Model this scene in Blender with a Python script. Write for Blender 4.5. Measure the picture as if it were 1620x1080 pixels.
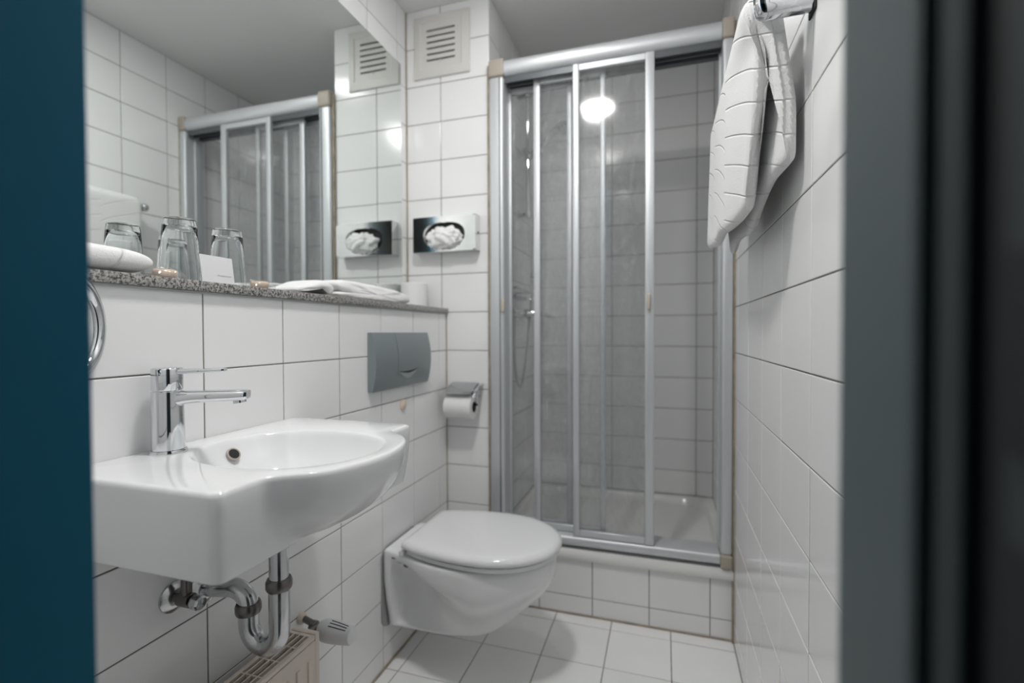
import bpy, bmesh, math, random
from mathutils import Vector, Matrix
random.seed(7)
PI = math.pi
for o in list(bpy.data.objects):
    bpy.data.objects.remove(o)
scene = bpy.context.scene
COL = scene.collection

# ------------------------------------------------------------------ camera
FPX, YAW, PITCH, ROLL = 765.15, -0.3041, -0.0176, -0.0034
CAM = Vector((0.827, 0.0, 1.0414))
Fv = Vector((math.sin(YAW) * math.cos(PITCH), math.cos(YAW) * math.cos(PITCH), math.sin(PITCH)))
Rv = Vector((math.cos(YAW), -math.sin(YAW), 0))
Uv = Rv.cross(Fv)
R2 = math.cos(ROLL) * Rv + math.sin(ROLL) * Uv
U2 = -math.sin(ROLL) * Rv + math.cos(ROLL) * Uv
cd = bpy.data.cameras.new('camera')
cam = bpy.data.objects.new('camera', cd)
COL.objects.link(cam)
cam.matrix_world = Matrix(((R2.x, U2.x, -Fv.x, CAM.x), (R2.y, U2.y, -Fv.y, CAM.y), (R2.z, U2.z, -Fv.z, CAM.z), (0, 0, 0, 1)))
cd.sensor_width = 36.0
cd.lens = FPX / 1620 * 36
cd.clip_start = 0.01
cd.dof.use_dof = True
cd.dof.focus_distance = 0.88
cd.dof.aperture_fstop = 2.1
scene.camera = cam

# ------------------------------------------------------------------ world and exposure
w = bpy.data.worlds.new('world')
scene.world = w
w.use_nodes = True
bg = w.node_tree.nodes['Background']
bg.inputs[0].default_value = (0.55, 0.75, 1.0, 1)
bg.inputs[1].default_value = 0.03
scene.view_settings.view_transform = 'Standard'
scene.view_settings.look = 'None'
scene.view_settings.exposure = 0.0
scene.view_settings.gamma = 1.0
scene.view_settings.use_curve_mapping = False
BULB_POWER = 163.0

# ------------------------------------------------------------------ materials
def new_mat(name):
    m = bpy.data.materials.new(name)
    m.use_nodes = True
    nt = m.node_tree
    return m, nt, nt.nodes['Principled BSDF'], nt.nodes['Material Output']

def pmat(name, col, rough=0.5, metal=0.0, coat=0.0, spec=0.5, noise=None, bump=None, objvar=0.0, rvar=None):
    """principled material; noise=(scale, amount) tints, bump=(scale, strength, distance)"""
    m, nt, b, out = new_mat(name)
    N, L = nt.nodes, nt.links
    b.inputs['Base Color'].default_value = (*col, 1)
    b.inputs['Roughness'].default_value = rough
    b.inputs['Metallic'].default_value = metal
    b.inputs['Coat Weight'].default_value = coat
    b.inputs['Coat Roughness'].default_value = 0.03
    b.inputs['Specular IOR Level'].default_value = spec
    if noise or bump or rvar:
        tc = N.new('ShaderNodeTexCoord')
    src = None
    if noise:
        tx = N.new('ShaderNodeTexNoise'); tx.inputs['Scale'].default_value = noise[0]; tx.inputs['Detail'].default_value = 5
        L.new(tc.outputs['Object'], tx.inputs['Vector'])
        mr = N.new('ShaderNodeMapRange')
        mr.inputs[1].default_value = 0.3; mr.inputs[2].default_value = 0.7
        mr.inputs[3].default_value = 1 - noise[1]; mr.inputs[4].default_value = 1 + noise[1]
        L.new(tx.outputs['Fac'], mr.inputs[0])
        src = mr.outputs[0]
    if objvar:
        oi = N.new('ShaderNodeObjectInfo')
        mo = N.new('ShaderNodeMapRange')
        mo.inputs[3].default_value = 1 - objvar; mo.inputs[4].default_value = 1 + objvar
        L.new(oi.outputs['Random'], mo.inputs[0])
        if src:
            mm = N.new('ShaderNodeMath'); mm.operation = 'MULTIPLY'
            L.new(src, mm.inputs[0]); L.new(mo.outputs[0], mm.inputs[1]); src = mm.outputs[0]
        else:
            src = mo.outputs[0]
    if src:
        vm = N.new('ShaderNodeVectorMath'); vm.operation = 'SCALE'
        vm.inputs[0].default_value = col
        L.new(src, vm.inputs['Scale']); L.new(vm.outputs[0], b.inputs['Base Color'])
    if rvar:
        t2 = N.new('ShaderNodeTexNoise'); t2.inputs['Scale'].default_value = rvar[0]; t2.inputs['Detail'].default_value = 4
        L.new(tc.outputs['Object'], t2.inputs['Vector'])
        m2 = N.new('ShaderNodeMapRange'); m2.inputs[1].default_value = 0.35; m2.inputs[2].default_value = 0.7
        m2.inputs[3].default_value = rough; m2.inputs[4].default_value = rvar[1]
        L.new(t2.outputs['Fac'], m2.inputs[0]); L.new(m2.outputs[0], b.inputs['Roughness'])
    if bump:
        t3 = N.new('ShaderNodeTexNoise'); t3.inputs['Scale'].default_value = bump[0]; t3.inputs['Detail'].default_value = 3
        L.new(tc.outputs['Object'], t3.inputs['Vector'])
        bp = N.new('ShaderNodeBump'); bp.inputs['Strength'].default_value = bump[1]; bp.inputs['Distance'].default_value = bump[2]
        L.new(t3.outputs['Fac'], bp.inputs['Height']); L.new(bp.outputs[0], b.inputs['Normal'])
    return m

M = {}
M['tile'] = pmat('glazed_tile', (0.88, 0.883, 0.886), 0.14, objvar=0.015, bump=(7, 0.06, 0.004))
M['floor_tile'] = pmat('floor_tile', (0.92, 0.92, 0.915), 0.3, objvar=0.02, noise=(6, 0.02), bump=(60, 0.05, 0.001))
M['grout'] = pmat('grout', (0.17, 0.155, 0.135), 0.9, noise=(25, 0.25))
M['silicone'] = pmat('silicone', (0.34, 0.29, 0.22), 0.5, noise=(20, 0.3))
M['paint'] = pmat('ceiling_paint', (0.85, 0.85, 0.84), 0.8, bump=(80, 0.08, 0.001))
M['porcelain'] = pmat('porcelain', (0.84, 0.85, 0.86), 0.06, coat=0.3)
M['lid'] = pmat('lid_plastic', (0.80, 0.81, 0.82), 0.09)
M['enamel'] = pmat('tray_enamel', (0.83, 0.825, 0.81), 0.16)
M['chrome'] = pmat('chrome', (0.72, 0.735, 0.75), 0.04, metal=1.0)
M['chrome_worn'] = pmat('chrome_worn', (0.62, 0.63, 0.64), 0.1, metal=1.0, rvar=(30, 0.3))
M['steel'] = pmat('polished_steel', (0.78, 0.79, 0.79), 0.09, metal=1.0)
M['hood'] = pmat('brushed_hood', (0.50, 0.52, 0.53), 0.22, metal=1.0)
M['brass_dark'] = pmat('tarnished_metal', (0.18, 0.17, 0.16), 0.3, metal=1.0)
M['alu'] = pmat('satin_aluminium', (0.64, 0.66, 0.68), 0.45, metal=0.5)
M['alu_dark'] = pmat('rail_groove', (0.12, 0.13, 0.14), 0.4, metal=0.4)
M['beige'] = pmat('beige_plastic', (0.43, 0.38, 0.325), 0.5)
M['handle'] = pmat('cream_plastic', (0.56, 0.51, 0.42), 0.4)
M['plate'] = pmat('silver_plastic', (0.27, 0.31, 0.32), 0.34, metal=0.35)
M['plate_lit'] = pmat('silver_plastic_lit', (0.36, 0.40, 0.41), 0.3, metal=0.35)  # same plastic as the plate, paler: lit shading of the finger scoop painted in
M['white_plastic'] = pmat('white_plastic', (0.70, 0.69, 0.66), 0.4)
M['trv'] = pmat('valve_plastic', (0.74, 0.75, 0.76), 0.3)
M['radiator'] = pmat('cream_radiator_paint', (0.70, 0.62, 0.55), 0.35)
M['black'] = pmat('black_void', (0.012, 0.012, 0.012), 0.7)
M['rubber'] = pmat('black_rubber', (0.01, 0.012, 0.014), 0.8)
M['plug'] = pmat('peach_cap', (0.78, 0.66, 0.53), 0.4)
M['teal'] = pmat('teal_door_paint', (0.006, 0.135, 0.23), 0.55, spec=0.2)
M['grey_paint'] = pmat('grey_frame_paint', (0.10, 0.13, 0.138), 0.5, spec=0.35)
M['dark_wall'] = pmat('dark_corridor_paint', (0.035, 0.047, 0.05), 0.8)
M['carpet'] = pmat('corridor_carpet', (0.08, 0.08, 0.085), 0.95, noise=(300, 0.3))
M['card'] = pmat('white_card', (0.74, 0.74, 0.76), 0.6)
M['ink'] = pmat('grey_print', (0.42, 0.42, 0.44), 0.7)
M['soap'] = pmat('peach_soap', (0.86, 0.68, 0.54), 0.4)
M['paper'] = pmat('tissue_paper', (0.84, 0.84, 0.84), 0.85, bump=(300, 0.1, 0.001))
M['cardboard'] = pmat('cardboard_tube', (0.10, 0.09, 0.08), 0.9)
M['seal'] = pmat('grey_seal', (0.36, 0.37, 0.37), 0.5)

def mat_mirror():
    m, nt, b, out = new_mat('mirror_silver')
    b.inputs['Base Color'].default_value = (0.80, 0.83, 0.82, 1)
    b.inputs['Metallic'].default_value = 1
    b.inputs['Roughness'].default_value = 0.005
    return m
M['mirror'] = mat_mirror()

def mat_glass(name, col, rough=0.0):
    m, nt, b, out = new_mat(name)
    b.inputs['Base Color'].default_value = (*col, 1)
    b.inputs['Transmission Weight'].default_value = 1
    b.inputs['Roughness'].default_value = rough
    b.inputs['IOR'].default_value = 1.48
    return m
M['glass'] = mat_glass('clear_glass', (0.96, 0.98, 0.98))

def mat_pane():
    """shower pane: clear plastic sheet, faint grey, glossy, with dried water spots"""
    m, nt, b, out = new_mat('shower_pane')
    N, L = nt.nodes, nt.links
    N.remove(b)
    tr = N.new('ShaderNodeBsdfTransparent'); tr.inputs[0].default_value = (0.95, 0.955, 0.955, 1)
    gl = N.new('ShaderNodeBsdfGlossy'); gl.inputs['Roughness'].default_value = 0.07
    df = N.new('ShaderNodeBsdfDiffuse'); df.inputs[0].default_value = (0.75, 0.78, 0.79, 1)
    lw = N.new('ShaderNodeLayerWeight'); lw.inputs[0].default_value = 0.5
    pw = N.new('ShaderNodeMath'); pw.operation = 'POWER'; pw.inputs[1].default_value = 5.0
    L.new(lw.outputs['Facing'], pw.inputs[0])
    fr = N.new('ShaderNodeMath'); fr.operation = 'MULTIPLY_ADD'; fr.inputs[1].default_value = 0.95; fr.inputs[2].default_value = 0.05
    L.new(pw.outputs[0], fr.inputs[0])
    a = N.new('ShaderNodeMixShader'); c = N.new('ShaderNodeMixShader')
    tc = N.new('ShaderNodeTexCoord')
    mp = N.new('ShaderNodeMapping'); mp.inputs['Scale'].default_value = (22, 22, 10)
    tx = N.new('ShaderNodeTexNoise'); tx.inputs['Scale'].default_value = 3; tx.inputs['Detail'].default_value = 8; tx.inputs['Roughness'].default_value = 0.7
    L.new(tc.outputs['Object'], mp.inputs[0]); L.new(mp.outputs[0], tx.inputs['Vector'])
    mr = N.new('ShaderNodeMapRange'); mr.inputs[1].default_value = 0.45; mr.inputs[2].default_value = 0.8
    mr.inputs[3].default_value = 0.03; mr.inputs[4].default_value = 0.16
    L.new(tx.outputs['Fac'], mr.inputs[0])
    L.new(mr.outputs[0], a.inputs[0]); L.new(tr.outputs[0], a.inputs[1]); L.new(df.outputs[0], a.inputs[2])
    L.new(fr.outputs[0], c.inputs[0]); L.new(a.outputs[0], c.inputs[1]); L.new(gl.outputs[0], c.inputs[2])
    L.new(c.outputs[0], out.inputs[0])
    return m
M['pane'] = mat_pane()

def mat_wrap():
    m, nt, b, out = new_mat('clear_wrapper')
    N, L = nt.nodes, nt.links
    N.remove(b)
    tr = N.new('ShaderNodeBsdfTransparent')
    gl = N.new('ShaderNodeBsdfGlossy'); gl.inputs['Roughness'].default_value = 0.12
    mx = N.new('ShaderNodeMixShader'); mx.inputs[0].default_value = 0.16
    L.new(tr.outputs[0], mx.inputs[1]); L.new(gl.outputs[0], mx.inputs[2]); L.new(mx.outputs[0], out.inputs[0])
    return m
M['wrap'] = mat_wrap()

def mat_granite():
    m, nt, b, out = new_mat('speckled_granite')
    N, L = nt.nodes, nt.links
    tc = N.new('ShaderNodeTexCoord')
    v = N.new('ShaderNodeTexNoise'); v.inputs['Scale'].default_value = 190; v.inputs['Detail'].default_value = 6; v.inputs['Roughness'].default_value = 0.75
    L.new(tc.outputs['Object'], v.inputs['Vector'])
    r = N.new('ShaderNodeValToRGB')
    e = r.color_ramp.elements
    e[0].position = 0.37; e[0].color = (0.03, 0.033, 0.035, 1)
    e[1].position = 0.64; e[1].color = (0.52, 0.50, 0.47, 1)
    x = r.color_ramp.elements.new(0.45); x.color = (0.13, 0.13, 0.13, 1)
    x = r.color_ramp.elements.new(0.52); x.color = (0.34, 0.33, 0.31, 1)
    L.new(v.outputs['Fac'], r.inputs[0]); L.new(r.outputs[0], b.inputs['Base Color'])
    b.inputs['Roughness'].default_value = 0.2
    return m
M['granite'] = mat_granite()

def mat_towel(name, leaf_axes=None, spacing=0.05):
    """white terry; leaf_axes=(across, along) adds stitched curved veins"""
    m, nt, b, out = new_mat(name)
    N, L = nt.nodes, nt.links
    b.inputs['Base Color'].default_value = (0.80, 0.80, 0.80, 1)
    b.inputs['Roughness'].default_value = 0.95
    b.inputs['Specular IOR Level'].default_value = 0.1
    b.inputs['Sheen Weight'].default_value = 0.25
    tc = N.new('ShaderNodeTexCoord')
    t = N.new('ShaderNodeTexNoise'); t.inputs['Scale'].default_value = 420; t.inputs['Detail'].default_value = 2
    L.new(tc.outputs['Object'], t.inputs['Vector'])
    h = t.outputs['Fac']
    def mth(op, a, bb):
        n = N.new('ShaderNodeMath'); n.operation = op
        for i, q in enumerate((a, bb)):
            if q is None: continue
            if isinstance(q, (int, float)): n.inputs[i].default_value = q
            else: L.new(q, n.inputs[i])
        return n.outputs[0]
    if leaf_axes:
        sx = N.new('ShaderNodeSeparateXYZ'); L.new(tc.outputs['Object'], sx.inputs[0])
        A = sx.outputs[leaf_axes[0]]; B = sx.outputs[leaf_axes[1]]
        fa = mth('FRACT', mth('ADD', mth('MULTIPLY', A, 1 / 0.21), 0.35), None)
        curve = mth('MULTIPLY', mth('POWER', fa, 0.75), -1.5)
        v = mth('FRACT', mth('ADD', mth('MULTIPLY', B, 1 / spacing), curve), None)
        d = mth('ABSOLUTE', mth('SUBTRACT', v, 0.5), None)
        g = N.new('ShaderNodeMapRange'); g.interpolation_type = 'SMOOTHSTEP'
        g.inputs[1].default_value = 0.0; g.inputs[2].default_value = 0.05; g.inputs[3].default_value = -3.0; g.inputs[4].default_value = 0.0
        L.new(d, g.inputs[0])
        h = mth('ADD', h, g.outputs[0])
    bp = N.new('ShaderNodeBump'); bp.inputs['Strength'].default_value = 0.55; bp.inputs['Distance'].default_value = 0.0018
    L.new(h, bp.inputs['Height']); L.new(bp.outputs[0], b.inputs['Normal'])
    return m
M['terry'] = mat_towel('white_terry')
M['terry_leaf'] = mat_towel('white_terry_leaf', (1, 2), 0.058)
M['terry_leaf_flat'] = mat_towel('white_terry_leaf_flat', (2, 1), 0.075)

def mat_emit(name, col, s):
    m, nt, b, out = new_mat(name)
    b.inputs['Base Color'].default_value = (0.9, 0.9, 0.9, 1)
    b.inputs['Emission Color'].default_value = (*col, 1)
    b.inputs['Emission Strength'].default_value = s
    return m
M['bulb'] = mat_emit('lit_bulb', (1.0, 0.985, 0.965), BULB_POWER)
M['bulb_weak'] = mat_emit('lit_bulb_weak', (1.0, 0.985, 0.965), BULB_POWER * 0.16)

# ------------------------------------------------------------------ mesh helpers
def link(name, me, mat, parent=None, loc=None):
    o = bpy.data.objects.new(name, me)
    COL.objects.link(o)
    if mat is not None and not me.materials:
        me.materials.append(M[mat] if isinstance(mat, str) else mat)
    if parent is not None:
        o.parent = parent
    if loc is not None:
        o.location = loc
    return o

def tag(o, label, cat, group=None, kind=None):
    o['label'] = label
    o['category'] = cat
    if group: o['group'] = group
    if kind: o['kind'] = kind
    return o

def thing(name, label, cat, loc, group=None, kind=None):
    o = bpy.data.objects.new(name, None)
    o.empty_display_size = 0.05
    COL.objects.link(o)
    o.location = loc
    return tag(o, label, cat, group, kind)

class MB:
    """collects geometry in world space"""
    def __init__(self):
        self.v, self.f = [], []
    def add(self, vs, fs):
        n = len(self.v)
        self.v += [tuple(p) for p in vs]
        self.f += [tuple(i + n for i in f) for f in fs]
        return self
    def box(self, a, b, bev=0.0, seg=2):
        bm = bmesh.new()
        bmesh.ops.create_cube(bm, size=1)
        for q in bm.verts:
            q.co = Vector(((a[i] + b[i]) / 2 + q.co[i] * abs(b[i] - a[i]) for i in range(3)))
        if bev:
            bmesh.ops.bevel(bm, geom=bm.edges[:] , offset=bev, segments=seg, profile=0.5, affect='EDGES')
        self.bm(bm)
        return self
    def bm(self, bm):
        bm.verts.index_update()
        self.add([q.co[:] for q in bm.verts], [[q.index for q in f.verts] for f in bm.faces])
        bm.free()
    def tube(self, pts, rad, seg=14, caps=True):
        pts = [Vector(p) for p in pts]
        n = len(pts)
        rr = rad if isinstance(rad, (list, tuple)) else [rad] * n
        T = []
        for i in range(n):
            t = pts[min(i + 1, n - 1)] - pts[max(i - 1, 0)]
            if t.length < 1e-9: t = T[-1] if T else Vector((0, 0, 1))
            T.append(t.normalized())
        up = Vector((0, 0, 1)) if abs(T[0].z) < 0.9 else Vector((0, 1, 0))
        nx = T[0].cross(up).normalized()
        vs, fs = [], []
        for i in range(n):
            nx = (nx - T[i] * nx.dot(T[i])).normalized()
            ny = T[i].cross(nx)
            for k in range(seg):
                a = 2 * PI * k / seg
                vs.append(pts[i] + rr[i] * (math.cos(a) * nx + math.sin(a) * ny))
        for i in range(n - 1):
            for k in range(seg):
                k2 = (k + 1) % seg
                fs.append((i * seg + k, i * seg + k2, (i + 1) * seg + k2, (i + 1) * seg + k))
        if caps:
            fs.append(tuple(range(seg))[::-1]); fs.append(tuple((n - 1) * seg + k for k in range(seg)))
        return self.add(vs, fs)
    def lathe(self, prof, org, axis=(0, 0, 1), seg=40, closed=False):
        """prof: (radius, height) list along axis from org"""
        ax = Vector(axis).normalized()
        e = Vector((1, 0, 0)) if abs(ax.x) < 0.9 else Vector((0, 1, 0))
        nx = (e - ax * e.dot(ax)).normalized(); ny = ax.cross(nx)
        org = Vector(org)
        vs, fs = [], []
        for r, h in prof:
            for k in range(seg):
                a = 2 * PI * k / seg
                vs.append(org + ax * h + max(r, 1e-5) * (math.cos(a) * nx + math.sin(a) * ny))
        n = len(prof)
        for i in range(n - 1 if not closed else n):
            for k in range(seg):
                k2 = (k + 1) % seg; i2 = (i + 1) % n
                fs.append((i * seg + k, i * seg + k2, i2 * seg + k2, i2 * seg + k))
        if not closed:
            if prof[0][0] > 1e-4: fs.append(tuple(range(seg))[::-1])
            if prof[-1][0] > 1e-4: fs.append(tuple((n - 1) * seg + k for k in range(seg)))
        return self.add(vs, fs)
    def loft(self, rings, cap=True, close=True):
        n = len(rings[0]); vs, fs = [], []
        for r in rings: vs += [Vector(p) for p in r]
        for i in range(len(rings) - 1):
            for k in range(n if close else n - 1):
                k2 = (k + 1) % n
                fs.append((i * n + k, i * n + k2, (i + 1) * n + k2, (i + 1) * n + k))
        if cap:
            fs.append(tuple(range(n))[::-1]); fs.append(tuple((len(rings) - 1) * n + k for k in range(n)))
        return self.add(vs, fs)
    def prism(self, poly, d0, d1, axis):
        """poly of 2-D points extruded along axis index"""
        def P(p, d):
            q = [0, 0, 0]; ii = [i for i in range(3) if i != axis]
            q[ii[0]], q[ii[1]], q[axis] = p[0], p[1], d
            return q
        return self.loft([[P(p, d0) for p in poly], [P(p, d1) for p in poly]])
    def build(self, name, mat, parent=None, smooth=None, org=None, sub=0):
        me = bpy.data.meshes.new(name)
        o0 = Vector(org) if org is not None else (parent.matrix_world.translation.copy() if False else Vector((0, 0, 0)))
        base = o0
        if parent is not None:
            base = Vector(wloc(parent)) if org is None else o0
        me.from_pydata([tuple(Vector(p) - base) for p in self.v], [], self.f)
        bm = bmesh.new(); bm.from_mesh(me)
        bmesh.ops.recalc_face_normals(bm, faces=bm.faces[:])
        if smooth is not None:
            for f in bm.faces: f.smooth = True
            for e in bm.edges:
                if len(e.link_faces) == 2 and e.calc_face_angle(0) > math.radians(smooth): e.smooth = False
        bm.to_mesh(me); bm.free()
        me.update()
        o = link(name, me, mat, parent)
        if parent is not None:
            o.location = base - Vector(wloc(parent))
        elif org is not None:
            o.location = o0
        if sub:
            md = o.modifiers.new('smooth', 'SUBSURF'); md.levels = sub; md.render_levels = sub
        return o

def wloc(o):
    p = Vector((0, 0, 0))
    while o is not None:
        p = p + o.location; o = o.parent
    return p

def rrect(cx, cy, w, h, r, n=5):
    out = []
    for sx, sy, a0 in ((1, 1, 0), (-1, 1, 90), (-1, -1, 180), (1, -1, 270)):
        for k in range(n + 1):
            a = math.radians(a0 + 90 * k / n)
            out.append((cx + sx * (w / 2 - r) + r * math.cos(a), cy + sy * (h / 2 - r) + r * math.sin(a)))
    return out

def bez(p0, p1, p2, p3, n=10):
    out = []
    p0, p1, p2, p3 = map(Vector, (p0, p1, p2, p3))
    for i in range(n + 1):
        t = i / n; s = 1 - t
        out.append(p0 * s ** 3 + p1 * 3 * s * s * t + p2 * 3 * s * t * t + p3 * t ** 3)
    return out

# ------------------------------------------------------------------ room numbers
XL, XREC, XE, XR = 0.0, -0.172, 0.185, 1.0527      # lower left wall, recess wall, shower jamb, right wall
YF, YFR, Y0, YB = 0.2176, 0.285, 1.762, 2.484                   # front wall, far wall, shower back wall
HC = 2.335
ROWS = [0.0] + [0.9734 - 0.1513 * k for k in range(6, -9, -1)] + [HC]
ROWS = sorted(set(round(z, 4) for z in ROWS if 0 <= z <= HC))
if ROWS[-1] - ROWS[-2] < 0.02: ROWS.pop(-2)
JW, JD = 0.0026, 0.0016                             # joint width, joint depth

tile_cache = {}
def tile_mesh(w, h, kind, mat):
    key = (round(w, 4), round(h, 4), kind)
    if key in tile_cache: return tile_cache[key]
    hw, hh = w / 2, h / 2
    rings = []
    for ins, d in ((0, -0.005), (0, -0.0010), (0.0004, -0.0004), (0.0013, 0.0)):
        x, y = hw - ins, hh - ins
        pts = [(-x, -y), (x, -y), (x, y), (-x, y)]
        if kind == 'x+': r = [(d, a, b) for a, b in pts]
        elif kind == 'x-': r = [(-d, a, b) for a, b in pts]
        elif kind == 'y+': r = [(a, d, b) for a, b in pts]
        elif kind == 'y-': r = [(a, -d, b) for a, b in pts]
        else: r = [(a, b, d) for a, b in pts]
        rings.append(r)
    vs = [p for r in rings for p in r]
    fs = [(i * 4 + k, i * 4 + (k + 1) % 4, i * 4 + 4 + (k + 1) % 4, i * 4 + 4 + k) for i in range(3) for k in range(4)]
    fs.append((12, 13, 14, 15))
    me = bpy.data.meshes.new('tile')
    me.from_pydata(vs, [], fs)
    bm = bmesh.new(); bm.from_mesh(me); bmesh.ops.recalc_face_normals(bm, faces=bm.faces[:]); bm.to_mesh(me); bm.free()
    me.materials.append(M[mat])
    tile_cache[key] = me
    return me

def tiles(parent, kind, plane, ul, vl, mat='tile', keep=None):
    base = wloc(parent)
    for i in range(len(ul) - 1):
        for j in range(len(vl) - 1):
            u0, u1, v0, v1 = ul[i], ul[i + 1], vl[j], vl[j + 1]
            if keep and not keep(u0, u1, v0, v1): continue
            w, h = u1 - u0 - JW, v1 - v0 - JW
            if w < 0.004 or h < 0.004: continue
            me = tile_mesh(w, h, kind, mat)
            cu, cv = (u0 + u1) / 2, (v0 + v1) / 2
            jit = random.uniform(-0.0003, 0.0003)
            p = {'x+': (plane + jit, cu, cv), 'x-': (plane - jit, cu, cv), 'y-': (cu, plane - jit, cv), 'y+': (cu, plane + jit, cv), 'z+': (cu, cv, plane + jit)}[kind]
            o = link('tile', me, None, parent)
            o.location = Vector(p) - base

def slab(name, a, b, mat, label, cat='wall'):
    o = MB().box(a, b).build(name, mat, org=((a[0] + b[0]) / 2, (a[1] + b[1]) / 2, min(a[2], b[2])))
    return tag(o, label, cat, kind='structure')

def steps(a, b, start, pitch):
    L = [a]
    k = math.ceil((a - start) / pitch + 1e-6)
    while start + k * pitch < b - 0.004:
        q = start + k * pitch
        if q - a > 0.004: L.append(q)
        k += 1
    L.append(b)
    return L

# ------------------------------------------------------------------ room shell
YJ = steps(YF, Y0, 0.6953, 0.2)
wl = slab('wall_left', (-0.45, YF, 0), (XL - JD, Y0 + 0.004, 1.121), 'grout', 'white tiled lower wall carrying the basin, flush plate and toilet')
tiles(wl, 'x+', XL, YJ, [z for z in ROWS if z < 1.12] + [1.1205])
wr = slab('wall_recess', (-0.45, YF, 1.121), (XREC - JD, Y0 + 0.004, HC), 'grout', 'white tiled upper wall around the big mirror')
tiles(wr, 'x+', XREC, steps(YF, Y0, 0.693, 0.2), [1.141] + [z for z in ROWS if z > 1.15],
      keep=lambda u0, u1, v0, v1: v1 > 2.1 or u1 > 1.7)
wf = slab('wall_far', (XREC - 0.1, Y0 + JD, 0), (XE - JD, YB + 0.2, HC), 'grout', 'white tiled pier between the mirror and the shower')
tiles(wf, 'y-', Y0, [XREC, -0.0196, XE], [z for z in ROWS if z > 1.1])
tiles(wf, 'y-', Y0, [XL, XE], [z for z in ROWS if z < 1.13])
tiles(wf, 'x+', XE, steps(Y0, YB, Y0 + 0.105, 0.2), [0.25] + [z for z in ROWS if z > 0.26])
wb = slab('wall_shower_back', (XE - 0.3, YB + JD, 0), (XR + 0.3, YB + 0.2, HC), 'grout', 'white tiled back wall inside the shower')
tiles(wb, 'y-', YB, steps(XE, XR, 0.9768, 0.2), [0.25] + [z for z in ROWS if z > 0.26])
wri = slab('wall_right', (XR + JD, -1.2, 0), (XR + 0.25, YB + 0.2, HC), 'grout', 'white tiled right wall with the towel rail')
tiles(wri, 'x-', XR, steps(YF, YB, 0.8868, 0.2), ROWS)
# front wall with the doorway the camera stands in
fw = MB()
fw.box((-0.45, 0.08, 0), (0.430, YF, HC)); fw.box((0.955, 0.13, 0), (XR, YFR, HC)); fw.box((0.430, 0.13, 2.05), (0.955, YF, HC))
o = fw.build('wall_front', 'dark_wall', org=(0.1, 0.2, 0))
tag(o, 'wall around the doorway in front, tiled white inside', 'wall', kind='structure')
tiles(o, 'y+', YF + JD, steps(XREC, 0.430, -0.0196, 0.2), ROWS)
tiles(o, 'y+', YFR + JD, [0.957, XR], ROWS)
tiles(o, 'y+', YF + JD, steps(0.430, 0.955, -0.0196, 0.2), [z for z in ROWS if z > 2.06])
o = MB().box((XREC - 0.28, -1.2, HC), (XR + 0.25, YB + 0.2, HC + 0.1)).build('ceiling', 'paint', org=(0.4, 1, HC))
tag(o, 'plain white painted bathroom ceiling', 'ceiling', kind='structure')
fl = MB().box((XREC - 0.28, 0.13, -0.1), (XR + 0.25, YB + 0.2, -JD)).build('floor', 'grout', org=(0.5, 1, -JD))
tag(fl, 'white tiled bathroom floor with grey joints', 'floor', kind='structure')
tiles(fl, 'z+', 0.0, steps(XL, XR, 0.0453, 0.2016), steps(YF, Y0, 1.5032 - 0.2018 * 6, 0.2018)[:-2] + [1.7025, Y0 - 0.004], 'floor_tile')
o = MB().box((XREC - 0.28, -1.2, -0.1), (XR, 0.13, -0.004)).build('floor_corridor', 'carpet', org=(0.5, -0.5, -0.004))
tag(o, 'dark carpet of the corridor outside the door', 'floor', kind='structure')
for nm, a, b in (('wall_corridor_left', (-0.45, -1.2, 0), (-0.40, 0.13, HC)), ('wall_corridor_end', (-0.45, -1.3, 0), (XR, -1.2, HC))):
    o = MB().box(a, b).build(nm, 'dark_wall', org=a)
    tag(o, 'dark corridor wall outside the bathroom, ' + ('left side' if 'left' in nm else 'behind the doorway'), 'wall', kind='structure')
# silicone beads in the corners
for n, (a, b), lb in ((1, ((XL, Y0 - 0.004, 0), (XL + 0.003, Y0, 1.12)), 'brown silicone bead in the corner behind the toilet'),
                  (2, ((XREC, Y0 - 0.005, 1.141), (XREC + 0.004, Y0, HC)), 'brown silicone bead in the corner beside the mirror'),
                  (3, ((XL, YF, 0), (XL + 0.006, Y0, 0.005)), 'dark silicone bead where left wall meets the floor'),
                  (4, ((XE - 0.004, Y0 - 0.012, 0.25), (XE + 0.006, Y0 - 0.001, 2.06)), 'brown silicone bead along the left shower post'),
                  (5, ((XR - 0.006, Y0 - 0.02, 0.25), (XR, Y0, 2.06)), 'brown silicone bead along the right shower post'),
                  (6, ((XE, 1.7535, 0), (XR, 1.7585, 0.006)), 'brown silicone bead at the foot of the shower step'),
                  (7, ((XR - 0.006, 1.745, 0.0), (XR, Y0, 0.25)), 'brown silicone bead at the right end of the shower step')):
    tag(MB().box(a, b, 0.001, 1).build('trim_%d' % n, 'silicone', org=a), lb, 'silicone bead', kind='structure')
# shower step
ws = slab('wall_shower_step', (XE, 1.7586 + JD, 0), (XR, 1.83, 0.2095), 'grout', 'low tiled step that carries the shower tray')
tiles(ws, 'y-', 1.7586, steps(XE, XR, 0.3794, 0.2), [0, 0.0687, 0.2095])

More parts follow.
